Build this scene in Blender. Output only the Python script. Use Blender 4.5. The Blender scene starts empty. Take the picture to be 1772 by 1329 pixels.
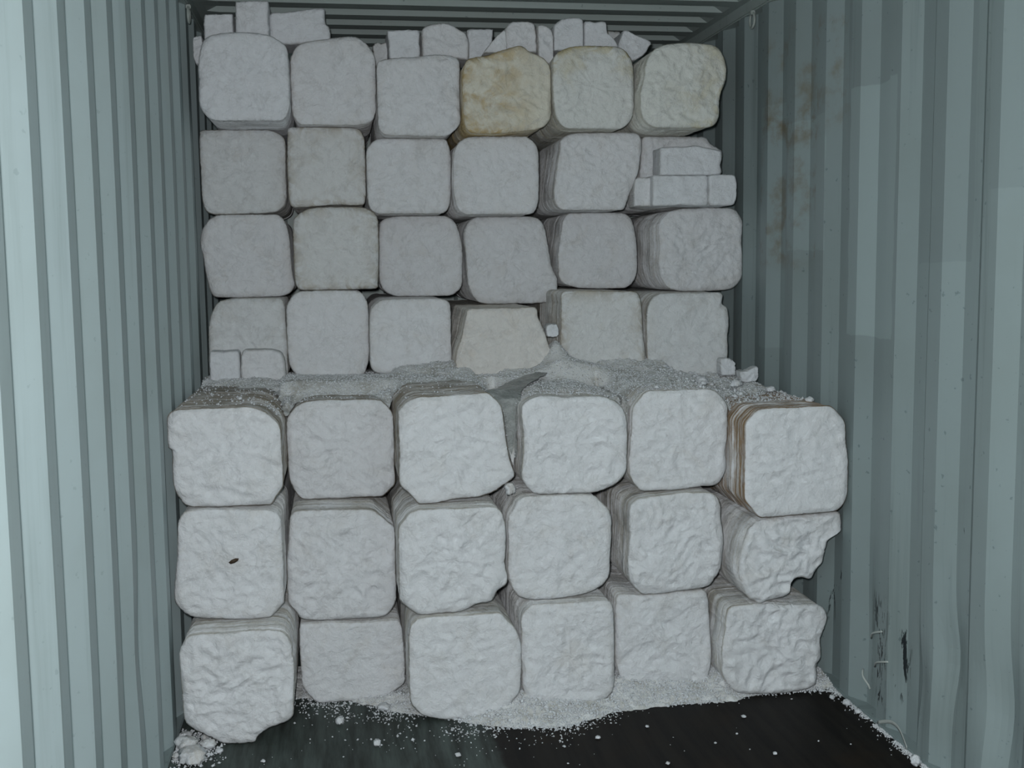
import bpy, bmesh, math, random
import numpy as np
from mathutils import Vector, Matrix, noise

# ---------------------------------------------------------------- camera, sky, flash, exposure
scene = bpy.context.scene
COL = scene.collection
WID, HEI = 2.34, 2.66            # inside of the container between its inner wall ribs
Y0, Y1 = -0.25, 6.0              # open door end, closed end

cam_d = bpy.data.cameras.new('camera')
cam = bpy.data.objects.new('camera', cam_d); COL.objects.link(cam)
cam_d.sensor_fit = 'HORIZONTAL'; cam_d.sensor_width = 36.0
cam_d.lens = 1952.5 / 1772 * 36.0
cam_d.clip_start = 0.02
R_ = Vector((0.98807865, -0.15352395, -0.01144449))
U_ = Vector((0.0273187, 0.10169198, 0.99444076))
F_ = Vector((0.15150666, 0.98289834, -0.10467375))
cam.matrix_world = Matrix(((R_.x, U_.x, -F_.x, 0.567), (R_.y, U_.y, -F_.y, 0.0), (R_.z, U_.z, -F_.z, 1.5587), (0, 0, 0, 1)))
scene.camera = cam

scene.view_settings.view_transform = 'Standard'
scene.view_settings.look = 'None'
scene.view_settings.exposure = 0.0
scene.view_settings.gamma = 1.0
scene.view_settings.use_curve_mapping = False

world = bpy.data.worlds.new('overcast_sky'); scene.world = world; world.use_nodes = True
wn, wl = world.node_tree.nodes, world.node_tree.links
wn.clear()
w_out = wn.new('ShaderNodeOutputWorld'); w_bg = wn.new('ShaderNodeBackground')
w_tc = wn.new('ShaderNodeTexCoord'); w_sep = wn.new('ShaderNodeSeparateXYZ'); w_rmp = wn.new('ShaderNodeValToRGB')
w_map = wn.new('ShaderNodeMapRange'); w_map.inputs['From Min'].default_value = -1; w_map.inputs['From Max'].default_value = 1
wl.new(w_tc.outputs['Generated'], w_sep.inputs[0]); wl.new(w_sep.outputs['Z'], w_map.inputs['Value'])
wl.new(w_map.outputs[0], w_rmp.inputs[0]); wl.new(w_rmp.outputs[0], w_bg.inputs[0]); wl.new(w_bg.outputs[0], w_out.inputs[0])
w_rmp.color_ramp.elements[0].position = 0.47; w_rmp.color_ramp.elements[0].color = (0.24, 0.27, 0.27, 1)
w_rmp.color_ramp.elements[1].position = 0.53; w_rmp.color_ramp.elements[1].color = (0.80, 0.95, 1.0, 1)
w_bg.inputs[1].default_value = 0.55

fl = bpy.data.lights.new('camera_flash', 'POINT'); fl.energy = 252; fl.shadow_soft_size = 0.035; fl.color = (0.97, 0.99, 1.0)
flo = bpy.data.objects.new('camera_flash', fl); COL.objects.link(flo); flo.location = (0.525, 0.03, 1.63)

# ---------------------------------------------------------------- helpers
def tag(o, label=None, cat=None, group=None, kind=None):
    if label: o['label'] = label
    if cat: o['category'] = cat
    if group: o['group'] = group
    if kind: o['kind'] = kind
    return o

def mesh_obj(name, verts, faces, mat, loc=(0, 0, 0), parent=None, smooth=True):
    me = bpy.data.meshes.new(name)
    me.from_pydata(verts, [], faces)
    me.update()
    if smooth:
        me.polygons.foreach_set('use_smooth', [True] * len(me.polygons))
    o = bpy.data.objects.new(name, me); COL.objects.link(o)
    o.location = loc
    if parent: o.parent = parent
    if mat: me.materials.append(mat)
    return o

class NT:
    """tiny node-tree builder"""
    def __init__(s, name):
        s.m = bpy.data.materials.new(name); s.m.use_nodes = True
        s.n, s.l = s.m.node_tree.nodes, s.m.node_tree.links
        s.b = s.n['Principled BSDF']
    def set(s, sock, v):
        if hasattr(v, 'links') or isinstance(v, bpy.types.NodeSocket): s.l.new(v, sock)
        else: sock.default_value = v
    def math(s, op, a, b=0.0, clamp=False):
        n = s.n.new('ShaderNodeMath'); n.operation = op; n.use_clamp = clamp
        s.set(n.inputs[0], a); s.set(n.inputs[1], b); return n.outputs[0]
    def rng(s, v, a, b, c=0.0, d=1.0, smooth=True):
        n = s.n.new('ShaderNodeMapRange'); n.clamp = True
        if smooth: n.interpolation_type = 'SMOOTHSTEP'
        s.set(n.inputs['Value'], v)
        for k, x in (('From Min', a), ('From Max', b), ('To Min', c), ('To Max', d)): n.inputs[k].default_value = x
        return n.outputs[0]
    def mix(s, f, a, b, mode='MIX'):
        n = s.n.new('ShaderNodeMix'); n.data_type = 'RGBA'; n.blend_type = mode
        s.set(n.inputs[0], f); s.set(n.inputs[6], a); s.set(n.inputs[7], b); return n.outputs[2]
    def coord(s, scale=(1, 1, 1), off=None, seed=True):
        tc = s.n.new('ShaderNodeTexCoord'); mp = s.n.new('ShaderNodeMapping'); s.l.new(tc.outputs['Object'], mp.inputs[0])
        mp.inputs['Scale'].default_value = scale
        if seed:
            oi = s.n.new('ShaderNodeObjectInfo'); v = s.math('MULTIPLY', oi.outputs['Random'], 37.0)
            c = s.n.new('ShaderNodeCombineXYZ'); s.l.new(v, c.inputs[0]); s.l.new(v, c.inputs[2]); s.l.new(c.outputs[0], mp.inputs[1])
        return mp.outputs[0]
    def noise(s, vec, scale, detail=4, rough=0.55, dist=0.0):
        n = s.n.new('ShaderNodeTexNoise'); s.l.new(vec, n.inputs['Vector'])
        n.inputs['Scale'].default_value = scale; n.inputs['Detail'].default_value = detail
        n.inputs['Roughness'].default_value = rough; n.inputs['Distortion'].default_value = dist
        return n.outputs[0]
    def bump(s, h, strength, dist, prev=None):
        n = s.n.new('ShaderNodeBump'); s.l.new(h, n.inputs['Height'])
        n.inputs['Strength'].default_value = strength; n.inputs['Distance'].default_value = dist
        if prev: s.l.new(prev, n.inputs['Normal'])
        return n.outputs[0]
    def sep(s, v):
        n = s.n.new('ShaderNodeSeparateXYZ'); s.l.new(v, n.inputs[0]); return n.outputs
    def attr(s, name):
        n = s.n.new('ShaderNodeAttribute'); n.attribute_name = name; return n.outputs['Fac']

def foam_mat(name, base=(0.695, 0.71, 0.735), dirt=0.35, face=0.25, stain=(0.40, 0.34, 0.25), facestain=(0.50, 0.46, 0.40), rim=0.3, mask=None, mth=(0.50, 0.72)):
    t = NT(name)
    v = t.coord()
    mott = t.noise(v, 7, 7, 0.65, 0.6)
    fine = t.noise(v, 60, 3, 0.6)
    crease = t.noise(v, 14, 5, 0.6, 1.2)
    tc = t.n.new('ShaderNodeTexCoord'); nz = t.sep(tc.outputs['Normal'])
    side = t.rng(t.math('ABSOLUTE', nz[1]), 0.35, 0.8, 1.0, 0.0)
    rimA = t.attr('rim')
    f1 = t.math('MULTIPLY', t.rng(mott, *mth), face)
    f2 = t.math('MULTIPLY', t.math('MULTIPLY', rimA, t.rng(crease, 0.40, 0.62)), rim)
    fm = t.math('MAXIMUM', f1, f2)
    if mask:
        ps = t.sep(t.coord(seed=False)); pv = t.math('ADD', ps[mask[0]], t.math('MULTIPLY', t.math('SUBTRACT', mott, 0.5), 0.25))
        fm = t.math('MULTIPLY', fm, t.rng(pv, mask[1], mask[2]))
    c = t.mix(fm, (*base, 1), (*facestain, 1))
    c = t.mix(t.math('MULTIPLY', t.rng(fine, 0.55, 0.72), 0.22), c, (base[0]*.62, base[1]*.62, base[2]*.60, 1))
    cr = t.math('ABSOLUTE', t.math('SUBTRACT', t.noise(v, 10, 6, 0.62, 0.9), 0.5))
    c = t.mix(t.math('MULTIPLY', t.math('MULTIPLY', t.rng(cr, 0.0, 0.045, 1, 0), t.rng(mott, 0.35, 0.6)), 0.30), c, (0.44, 0.45, 0.46, 1))  # crease shade put into the colour as thin grey lines
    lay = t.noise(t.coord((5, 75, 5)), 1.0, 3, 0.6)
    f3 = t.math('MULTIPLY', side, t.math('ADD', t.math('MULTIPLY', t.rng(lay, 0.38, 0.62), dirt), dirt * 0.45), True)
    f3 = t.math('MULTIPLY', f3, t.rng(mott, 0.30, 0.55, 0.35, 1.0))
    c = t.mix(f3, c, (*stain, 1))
    t.l.new(c, t.b.inputs['Base Color'])
    t.b.inputs['Roughness'].default_value = 0.75
    t.b.inputs['Specular IOR Level'].default_value = 0.25
    b1 = t.bump(t.noise(v, 30, 6, 0.68, 0.8), 0.7, 0.012)
    b1 = t.bump(t.noise(v, 110, 3, 0.6), 0.5, 0.004, b1)
    t.l.new(b1, t.b.inputs['Normal'])
    return t.m

FOAM_MATS = {
    'plain': foam_mat('white_foam', dirt=0.25),
    'clean': foam_mat('clean_white_foam', (0.70, 0.725, 0.76), 0.12, 0.10, rim=0.1),
    'grey': foam_mat('greyish_foam', (0.665, 0.685, 0.70), 0.40, 0.40, facestain=(0.47, 0.45, 0.41), rim=0.5),
    'warm': foam_mat('beige_foam', (0.67, 0.66, 0.64), 0.4, 0.4, facestain=(0.57, 0.50, 0.42)),
    'edge': foam_mat('brown_edged_foam', (0.665, 0.68, 0.685), 0.5, 0.45, facestain=(0.40, 0.36, 0.29), rim=0.85),
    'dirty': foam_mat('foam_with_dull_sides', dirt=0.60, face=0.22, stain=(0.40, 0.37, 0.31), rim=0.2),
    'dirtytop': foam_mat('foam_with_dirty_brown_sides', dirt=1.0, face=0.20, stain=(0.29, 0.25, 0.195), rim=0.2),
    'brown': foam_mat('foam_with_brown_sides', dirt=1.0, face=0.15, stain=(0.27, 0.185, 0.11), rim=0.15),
    'yellow': foam_mat('yellow_stained_foam', (0.68, 0.665, 0.58), 0.7, 1.0, stain=(0.45, 0.36, 0.20), facestain=(0.46, 0.33, 0.13), rim=1.0, mask=(0, 0.19, -0.06), mth=(0.40, 0.66)),
    'pale': foam_mat('foam_yellowed_at_the_top', (0.675, 0.695, 0.68), 0.45, 0.5, stain=(0.44, 0.39, 0.27), facestain=(0.47, 0.40, 0.20), rim=1.0, mask=(2, 0.15, 0.31), mth=(0.44, 0.68)),
    'lemon': foam_mat('faintly_yellowed_foam', (0.67, 0.69, 0.66), 0.40, 0.5, stain=(0.46, 0.43, 0.34), facestain=(0.53, 0.48, 0.31), rim=0.9, mask=(0, -0.10, 0.10), mth=(0.44, 0.68)),
}

def paint_mat(name, base, streak=0.35, specks=0.45, patches=(), scuffs=(), rust=()):
    t = NT(name)
    v = t.coord(seed=False); p = t.sep(v)
    big = t.noise(v, 2.2, 4, 0.6)
    st = t.noise(t.coord((1, 14, 0.55), seed=False), 1.0, 5, 0.65)
    spk = t.noise(v, 45, 2, 0.5)
    c = t.mix(t.math('MULTIPLY', t.rng(big, 0.4, 0.7), 0.35), (*base, 1), (base[0]*.85, base[1]*.84, base[2]*.80, 1))
    c = t.mix(t.math('MULTIPLY', t.rng(st, 0.52, 0.75), streak), c, (base[0]*.55, base[1]*.56, base[2]*.54, 1))
    c = t.mix(t.math('MULTIPLY', t.rng(spk, 0.69, 0.74), specks), c, (0.06, 0.09, 0.10, 1))
    wob = t.math('MULTIPLY', t.math('SUBTRACT', t.noise(v, 9, 3), 0.5), 0.03)
    def box(y0, y1, z0, z1, soft=0.006):
        yy = t.math('ADD', p[1], wob); zz = t.math('ADD', p[2], wob)
        a = t.math('MULTIPLY', t.rng(yy, y0, y0 + soft), t.rng(yy, y1 - soft, y1, 1, 0))
        b = t.math('MULTIPLY', t.rng(zz, z0, z0 + soft), t.rng(zz, z1 - soft, z1, 1, 0))
        return t.math('MULTIPLY', a, b)
    for (y0, y1, z0, z1, k) in patches:      # touched-up paint; the darker ones put shade into the near wall's colour
        col = (base[0]*k, base[1]*k, base[2]*k, 1)
        c = t.mix(t.math('MULTIPLY', box(y0, y1, z0, z1), 0.8), c, col)
    for (y0, y1, z0, z1, th) in scuffs:      # black scuffs
        n = t.noise(t.coord((1, 26, 6), seed=False), 1.0, 5, 0.6, 1.5)
        c = t.mix(t.math('MULTIPLY', box(y0, y1, z0, z1, 0.06), t.rng(n, th, th + 0.03)), c, (0.015, 0.02, 0.022, 1))
    for (y0, y1, z0, z1) in rust:
        n = t.noise(v, 8, 5, 0.6)
        c = t.mix(t.math('MULTIPLY', t.math('MULTIPLY', box(y0, y1, z0, z1, 0.1), t.rng(n, 0.46, 0.68)), 0.6), c, (0.17, 0.135, 0.08, 1))
    t.l.new(c, t.b.inputs['Base Color'])
    t.b.inputs['Roughness'].default_value = 0.5
    t.b.inputs['Specular IOR Level'].default_value = 0.35
    t.l.new(t.bump(t.noise(v, 5, 3), 0.25, 0.01), t.b.inputs['Normal'])
    return t.m

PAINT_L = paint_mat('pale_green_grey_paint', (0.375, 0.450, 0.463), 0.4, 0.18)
PAINT_R = paint_mat('worn_dimmed_green_grey_paint', (0.245, 0.298, 0.303), 0.55,  # worn wall paint, base darkened to carry this wall's dimmer light
    patches=[(3.42, 3.75, 1.30, 2.15, 1.25), (3.02, 3.33, 1.55, 2.6, 0.88), (2.66, 2.90, 1.75, 2.6, 0.88), (3.95, 4.3, 1.6, 2.1, 1.15), (2.3, 2.6, 1.5, 2.6, 0.86), (4.4, 4.62, 1.2, 2.2, 1.12)],
    scuffs=[(3.38, 3.60, 0.04, 0.46, 0.52), (3.28, 3.42, 0.1, 0.4, 0.62), (3.7, 3.95, 0.2, 0.6, 0.63), (2.6, 3.2, 0.45, 0.9, 0.69), (2.2, 2.8, 0.9, 1.6, 0.71)],
    rust=[(3.75, 4.6, 2.0, 2.5), (4.0, 4.7, 1.5, 2.2)])
PAINT_C = paint_mat('roof_paint', (0.38, 0.44, 0.43), 0.4)

def simple_mat(name, col, rough=0.6, spec=0.4, var=0.3, scale=12, metal=0.0):
    t = NT(name); v = t.coord()
    c = t.mix(t.math('MULTIPLY', t.rng(t.noise(v, scale, 5), 0.4, 0.7), var), (*col, 1), (col[0]*.5, col[1]*.5, col[2]*.5, 1))
    t.l.new(c, t.b.inputs['Base Color'])
    t.b.inputs['Roughness'].default_value = rough; t.b.inputs['Specular IOR Level'].default_value = spec; t.b.inputs['Metallic'].default_value = metal
    return t.m

def floor_mat():
    t = NT('dark_plywood'); v = t.coord(seed=False); p = t.sep(v)
    gr = t.noise(t.coord((26, 1.6, 1), seed=False), 1.0, 5, 0.6)
    big = t.noise(v, 3.0, 5, 0.6)
    c = t.mix(t.rng(gr, 0.35, 0.7), (0.014, 0.0115, 0.0095, 1), (0.006, 0.005, 0.0045, 1))
    c = t.mix(t.math('MULTIPLY', t.rng(big, 0.5, 0.75), 0.6), c, (0.022, 0.013, 0.007, 1))
    # streaky grey-green on the left, darker on the right, wavy boundary near x = 1.04
    xx = t.math('ADD', p[0], t.math('MULTIPLY', t.math('SUBTRACT', big, 0.5), 0.10))
    dust = t.math('MULTIPLY', t.rng(xx, 1.02, 1.06, 1, 0), t.rng(t.noise(t.coord((20, 2.2, 1), seed=False), 1.0, 5, 0.65), 0.30, 0.72, 0.25, 1.0))
    c = t.mix(dust, c, (0.085, 0.105, 0.098, 1))
    t.l.new(c, t.b.inputs['Base Color'])
    t.b.inputs['Roughness'].default_value = 0.6; t.b.inputs['Specular IOR Level'].default_value = 0.14
    t.l.new(t.bump(gr, 0.3, 0.004), t.b.inputs['Normal'])
    return t.m
FLOOR = floor_mat()

def dust_mat():
    t = NT('white_foam_dust'); v = t.coord(seed=False)
    c = t.mix(t.rng(t.noise(v, 11, 6, 0.7), 0.42, 0.70), (0.74, 0.75, 0.755, 1), (0.50, 0.49, 0.46, 1))
    c = t.mix(t.math('MULTIPLY', t.rng(t.noise(v, 130, 2), 0.60, 0.70), 0.6), c, (0.16, 0.15, 0.13, 1))
    t.l.new(c, t.b.inputs['Base Color']); t.b.inputs['Roughness'].default_value = 0.85; t.b.inputs['Specular IOR Level'].default_value = 0.15
    t.l.new(t.bump(t.noise(v, 90, 4, 0.7), 0.8, 0.006), t.b.inputs['Normal'])
    return t.m
DUST = dust_mat()

BLOCKS = {
  '11': (4.601, [(0.085,2.432), (0.129,2.459), (0.216,2.468), (0.302,2.465), (0.356,2.450), (0.395,2.418), (0.405,2.374), (0.405,2.293), (0.405,2.212), (0.397,2.165), (0.359,2.134), (0.237,2.134), (0.123,2.134), (0.078,2.162), (0.061,2.209), (0.064,2.289), (0.064,2.355)]),
  '12': (4.752, [(0.412,2.401), (0.431,2.440), (0.474,2.465), (0.566,2.479), (0.651,2.489), (0.693,2.479), (0.731,2.441), (0.749,2.396), (0.749,2.322), (0.747,2.244), (0.744,2.188), (0.721,2.152), (0.649,2.138), (0.549,2.138), (0.450,2.138), (0.419,2.164), (0.408,2.213), (0.408,2.297), (0.408,2.366)]),
  '13': (4.694, [(0.754,2.362), (0.767,2.386), (0.838,2.398), (0.909,2.402), (0.996,2.414), (1.060,2.408), (1.089,2.381), (1.087,2.303), (1.086,2.211), (1.088,2.148), (1.062,2.112), (1.018,2.090), (0.917,2.090), (0.803,2.090), (0.767,2.103), (0.753,2.145), (0.753,2.236), (0.754,2.306)]),
  '14': (4.645, [(1.101,2.352), (1.123,2.390), (1.192,2.405), (1.264,2.427), (1.333,2.445), (1.373,2.422), (1.431,2.395), (1.459,2.350), (1.459,2.265), (1.459,2.194), (1.451,2.152), (1.414,2.119), (1.333,2.105), (1.224,2.095), (1.151,2.095), (1.115,2.107), (1.098,2.149), (1.097,2.233), (1.095,2.303)]),
  '15': (4.612, [(1.462,2.372), (1.476,2.407), (1.512,2.429), (1.564,2.442), (1.659,2.444), (1.733,2.440), (1.770,2.419), (1.792,2.384), (1.800,2.321), (1.800,2.250), (1.800,2.200), (1.785,2.150), (1.740,2.114), (1.665,2.113), (1.547,2.113), (1.503,2.123), (1.474,2.162), (1.466,2.218), (1.462,2.295)]),
  '16': (4.519, [(1.826,2.355), (1.855,2.411), (1.906,2.436), (1.987,2.445), (2.061,2.442), (2.121,2.432), (2.151,2.395), (2.163,2.339), (2.159,2.296), (2.141,2.254), (2.134,2.212), (2.131,2.155), (2.108,2.120), (2.049,2.108), (1.967,2.108), (1.878,2.108), (1.826,2.132), (1.803,2.187), (1.804,2.250), (1.822,2.313)]),
  '21': (4.898, [(0.025,2.104), (0.033,2.129), (0.107,2.131), (0.215,2.131), (0.301,2.131), (0.351,2.113), (0.371,2.081), (0.371,2.015), (0.370,1.935), (0.370,1.862), (0.356,1.818), (0.319,1.796), (0.239,1.789), (0.145,1.786), (0.073,1.785), (0.038,1.804), (0.026,1.855), (0.025,1.942), (0.023,2.014)]),
  '22': (4.817, [(0.386,2.093), (0.394,2.133), (0.448,2.135), (0.556,2.135), (0.657,2.132), (0.689,2.113), (0.700,2.066), (0.700,1.980), (0.700,1.893), (0.697,1.842), (0.678,1.816), (0.583,1.820), (0.496,1.813), (0.438,1.809), (0.405,1.809), (0.387,1.828), (0.382,1.893), (0.382,1.993)]),
  '23': (4.789, [(0.708,2.035), (0.734,2.074), (0.771,2.087), (0.880,2.087), (1.020,2.087), (1.045,2.065), (1.056,2.014), (1.054,1.934), (1.053,1.854), (1.041,1.802), (1.007,1.779), (0.911,1.779), (0.800,1.779), (0.742,1.782), (0.713,1.811), (0.706,1.876), (0.706,1.963)]),
  '24': (4.733, [(1.065,2.023), (1.088,2.067), (1.133,2.088), (1.236,2.092), (1.325,2.092), (1.370,2.090), (1.407,2.061), (1.421,2.017), (1.421,1.945), (1.420,1.864), (1.412,1.806), (1.382,1.773), (1.291,1.772), (1.180,1.772), (1.113,1.772), (1.076,1.799), (1.063,1.857), (1.060,1.944)]),
  '25': (4.721, [(1.510,2.038), (1.517,2.082), (1.570,2.104), (1.684,2.108), (1.798,2.110), (1.848,2.102), (1.863,2.062), (1.856,2.003), (1.846,1.944), (1.829,1.900), (1.806,1.848), (1.790,1.804), (1.767,1.787), (1.667,1.787), (1.561,1.787), (1.508,1.797), (1.485,1.834), (1.486,1.885), (1.498,1.966)]),
  '26': (4.800, [(1.885,2.085), (1.912,2.105), (2.014,2.105), (2.157,2.105), (2.193,2.076), (2.249,2.040), (2.242,1.989), (2.239,1.860), (2.231,1.807), (2.055,1.803), (1.929,1.799), (1.881,1.817), (1.873,1.898), (1.881,1.995)]),
  '31': (4.899, [(0.016,1.706), (0.036,1.746), (0.076,1.778), (0.156,1.782), (0.264,1.782), (0.329,1.781), (0.361,1.747), (0.374,1.696), (0.379,1.614), (0.384,1.533), (0.390,1.488), (0.374,1.458), (0.326,1.440), (0.238,1.438), (0.136,1.438), (0.064,1.441), (0.040,1.478), (0.028,1.544), (0.020,1.618), (0.011,1.655)]),
  '32': (4.801, [(0.399,1.736), (0.413,1.772), (0.471,1.801), (0.558,1.806), (0.667,1.806), (0.725,1.789), (0.746,1.749), (0.747,1.668), (0.745,1.573), (0.740,1.499), (0.732,1.470), (0.658,1.467), (0.548,1.466), (0.447,1.466), (0.407,1.478), (0.397,1.533), (0.397,1.620)]),
  '33': (4.973, [(0.760,1.725), (0.775,1.759), (0.828,1.774), (0.936,1.776), (1.036,1.776), (1.082,1.754), (1.104,1.708), (1.119,1.639), (1.117,1.554), (1.116,1.492), (1.100,1.454), (1.053,1.429), (0.952,1.429), (0.836,1.429), (0.775,1.454), (0.755,1.505), (0.755,1.611)]),
  '34': (4.941, [(1.127,1.676), (1.136,1.729), (1.175,1.767), (1.300,1.769), (1.417,1.769), (1.464,1.751), (1.484,1.712), (1.499,1.635), (1.514,1.549), (1.537,1.495), (1.533,1.440), (1.509,1.401), (1.437,1.391), (1.319,1.391), (1.224,1.391), (1.178,1.407), (1.147,1.453), (1.137,1.523), (1.133,1.607)]),
  '35': (4.933, [(1.557,1.696), (1.565,1.750), (1.597,1.784), (1.677,1.784), (1.813,1.784), (1.861,1.771), (1.885,1.725), (1.897,1.654), (1.902,1.568), (1.897,1.513), (1.877,1.474), (1.837,1.452), (1.732,1.452), (1.627,1.458), (1.564,1.479), (1.542,1.526), (1.542,1.603), (1.549,1.657)]),
  '36': (4.783, [(1.956,1.696), (1.963,1.734), (2.003,1.779), (2.082,1.794), (2.209,1.797), (2.290,1.793), (2.322,1.763), (2.336,1.724), (2.331,1.655), (2.336,1.586), (2.336,1.509), (2.317,1.470), (2.277,1.444), (2.172,1.438), (2.076,1.437), (2.004,1.452), (1.968,1.498), (1.956,1.559), (1.960,1.628)]),
  '41': (4.741, [(0.051,1.337), (0.071,1.394), (0.100,1.426), (0.171,1.435), (0.262,1.435), (0.333,1.433), (0.353,1.404), (0.355,1.331), (0.359,1.251), (0.360,1.186), (0.359,1.127), (0.329,1.101), (0.179,1.101), (0.060,1.101), (0.045,1.164), (0.047,1.251)]),
  '42': (4.706, [(0.363,1.383), (0.373,1.419), (0.406,1.455), (0.477,1.463), (0.584,1.463), (0.656,1.458), (0.684,1.429), (0.694,1.378), (0.694,1.290), (0.693,1.210), (0.684,1.151), (0.647,1.097), (0.538,1.093), (0.424,1.103), (0.372,1.159), (0.363,1.246), (0.363,1.319)]),
  '43': (4.640, [(0.701,1.373), (0.724,1.408), (0.775,1.426), (0.868,1.426), (0.977,1.426), (1.020,1.411), (1.030,1.367), (1.030,1.280), (1.030,1.207), (1.030,1.141), (1.014,1.122), (0.897,1.122), (0.753,1.122), (0.704,1.142), (0.697,1.215), (0.697,1.301)]),
  '44': (4.516, [(1.096,1.388), (1.196,1.387), (1.355,1.388), (1.376,1.344), (1.398,1.294), (1.419,1.229), (1.441,1.178), (1.447,1.120), (1.374,1.108), (1.229,1.108), (1.056,1.108), (1.033,1.138), (1.036,1.202), (1.059,1.272), (1.074,1.343)]),
  '45': (4.579, [(1.484,1.390), (1.492,1.445), (1.581,1.449), (1.723,1.445), (1.798,1.440), (1.821,1.399), (1.827,1.326), (1.830,1.252), (1.840,1.193), (1.836,1.134), (1.791,1.110), (1.647,1.110), (1.519,1.110), (1.482,1.150), (1.479,1.223), (1.482,1.303)]),
  '46': (4.580, [(1.850,1.362), (1.867,1.406), (1.912,1.434), (2.027,1.434), (2.165,1.434), (2.173,1.386), (2.197,1.364), (2.205,1.304), (2.198,1.244), (2.202,1.192), (2.191,1.125), (2.145,1.081), (1.990,1.085), (1.905,1.091), (1.859,1.133), (1.848,1.222), (1.848,1.296)]),
  '51': (3.818, [(0.004,1.050), (0.010,1.079), (0.041,1.098), (0.120,1.099), (0.194,1.098), (0.268,1.097), (0.314,1.084), (0.347,1.056), (0.367,1.020), (0.370,0.954), (0.371,0.888), (0.372,0.834), (0.351,0.799), (0.326,0.767), (0.268,0.767), (0.165,0.767), (0.068,0.772), (0.035,0.800), (0.017,0.843), (0.016,0.902), (0.016,0.961), (0.005,0.973), (0.004,1.015)]),
  '52': (4.164, [(0.374,0.996), (0.385,1.025), (0.424,1.063), (0.488,1.076), (0.583,1.074), (0.699,1.071), (0.731,1.053), (0.756,1.023), (0.763,0.990), (0.763,0.904), (0.761,0.811), (0.763,0.758), (0.736,0.726), (0.703,0.708), (0.606,0.708), (0.509,0.708), (0.445,0.708), (0.413,0.720), (0.386,0.767), (0.375,0.826), (0.374,0.911)]),
  '53': (3.853, [(0.766,1.044), (0.774,1.074), (0.823,1.109), (0.902,1.113), (0.981,1.117), (1.067,1.120), (1.098,1.098), (1.122,1.067), (1.130,1.014), (1.139,0.939), (1.148,0.889), (1.166,0.832), (1.156,0.814), (1.131,0.796), (1.093,0.772), (1.043,0.756), (0.963,0.753), (0.883,0.739), (0.834,0.739), (0.804,0.772), (0.766,0.817), (0.766,0.885), (0.766,0.965)]),
  '54': (3.825, [(1.191,1.046), (1.198,1.077), (1.229,1.098), (1.266,1.106), (1.353,1.100), (1.454,1.100), (1.511,1.086), (1.542,1.060), (1.561,1.022), (1.566,0.953), (1.564,0.891), (1.561,0.834), (1.535,0.797), (1.497,0.774), (1.433,0.759), (1.345,0.759), (1.288,0.759), (1.232,0.766), (1.201,0.798), (1.189,0.836), (1.195,0.904), (1.195,0.972)]),
  '55': (3.875, [(1.598,1.040), (1.618,1.074), (1.656,1.107), (1.741,1.108), (1.819,1.108), (1.891,1.104), (1.925,1.081), (1.951,1.042), (1.951,0.984), (1.949,0.932), (1.943,0.881), (1.947,0.823), (1.934,0.784), (1.907,0.759), (1.854,0.755), (1.762,0.746), (1.690,0.746), (1.631,0.748), (1.595,0.792), (1.585,0.830), (1.588,0.900), (1.595,0.970)]),
  '56': (3.703, [(1.954,0.995), (1.973,1.028), (2.005,1.052), (2.069,1.056), (2.165,1.055), (2.256,1.056), (2.289,1.034), (2.319,0.995), (2.324,0.933), (2.335,0.869), (2.336,0.806), (2.335,0.743), (2.316,0.700), (2.290,0.682), (2.224,0.678), (2.139,0.673), (2.067,0.670), (2.016,0.669), (1.983,0.702), (1.954,0.744), (1.954,0.809), (1.955,0.884), (1.954,0.946)]),
  '61': (3.787, [(0.030,0.724), (0.054,0.759), (0.088,0.764), (0.168,0.762), (0.259,0.758), (0.328,0.752), (0.356,0.733), (0.364,0.702), (0.364,0.654), (0.364,0.582), (0.364,0.521), (0.364,0.460), (0.361,0.435), (0.328,0.400), (0.309,0.386), (0.246,0.386), (0.154,0.392), (0.068,0.404), (0.029,0.430), (0.008,0.467), (0.014,0.545), (0.022,0.598), (0.027,0.671)]),
  '62': (3.989, [(0.379,0.630), (0.387,0.687), (0.418,0.705), (0.510,0.703), (0.603,0.699), (0.672,0.693), (0.702,0.669), (0.727,0.646), (0.749,0.619), (0.749,0.528), (0.749,0.431), (0.749,0.365), (0.726,0.320), (0.687,0.301), (0.593,0.301), (0.499,0.301), (0.419,0.310), (0.395,0.340), (0.367,0.380), (0.367,0.452), (0.369,0.529)]),
  '63': (3.767, [(0.753,0.664), (0.764,0.694), (0.791,0.723), (0.827,0.736), (0.905,0.736), (0.996,0.736), (1.069,0.736), (1.093,0.728), (1.111,0.703), (1.119,0.659), (1.119,0.597), (1.115,0.535), (1.123,0.485), (1.117,0.459), (1.089,0.442), (1.076,0.418), (1.058,0.403), (1.015,0.398), (0.960,0.375), (0.868,0.372), (0.820,0.372), (0.790,0.391), (0.752,0.430), (0.752,0.493), (0.752,0.585)]),
  '64': (3.814, [(1.136,0.673), (1.155,0.715), (1.186,0.751), (1.249,0.756), (1.343,0.756), (1.431,0.752), (1.462,0.730), (1.491,0.700), (1.504,0.662), (1.504,0.598), (1.499,0.529), (1.497,0.471), (1.487,0.446), (1.455,0.416), (1.385,0.394), (1.296,0.387), (1.226,0.387), (1.176,0.400), (1.146,0.440), (1.135,0.491), (1.138,0.585)]),
  '65': (3.828, [(1.576,0.687), (1.598,0.721), (1.643,0.732), (1.741,0.740), (1.832,0.743), (1.885,0.731), (1.908,0.698), (1.912,0.640), (1.922,0.574), (1.918,0.510), (1.913,0.464), (1.887,0.420), (1.861,0.396), (1.781,0.387), (1.683,0.379), (1.631,0.379), (1.598,0.404), (1.572,0.444), (1.569,0.508), (1.576,0.591)]),
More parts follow.
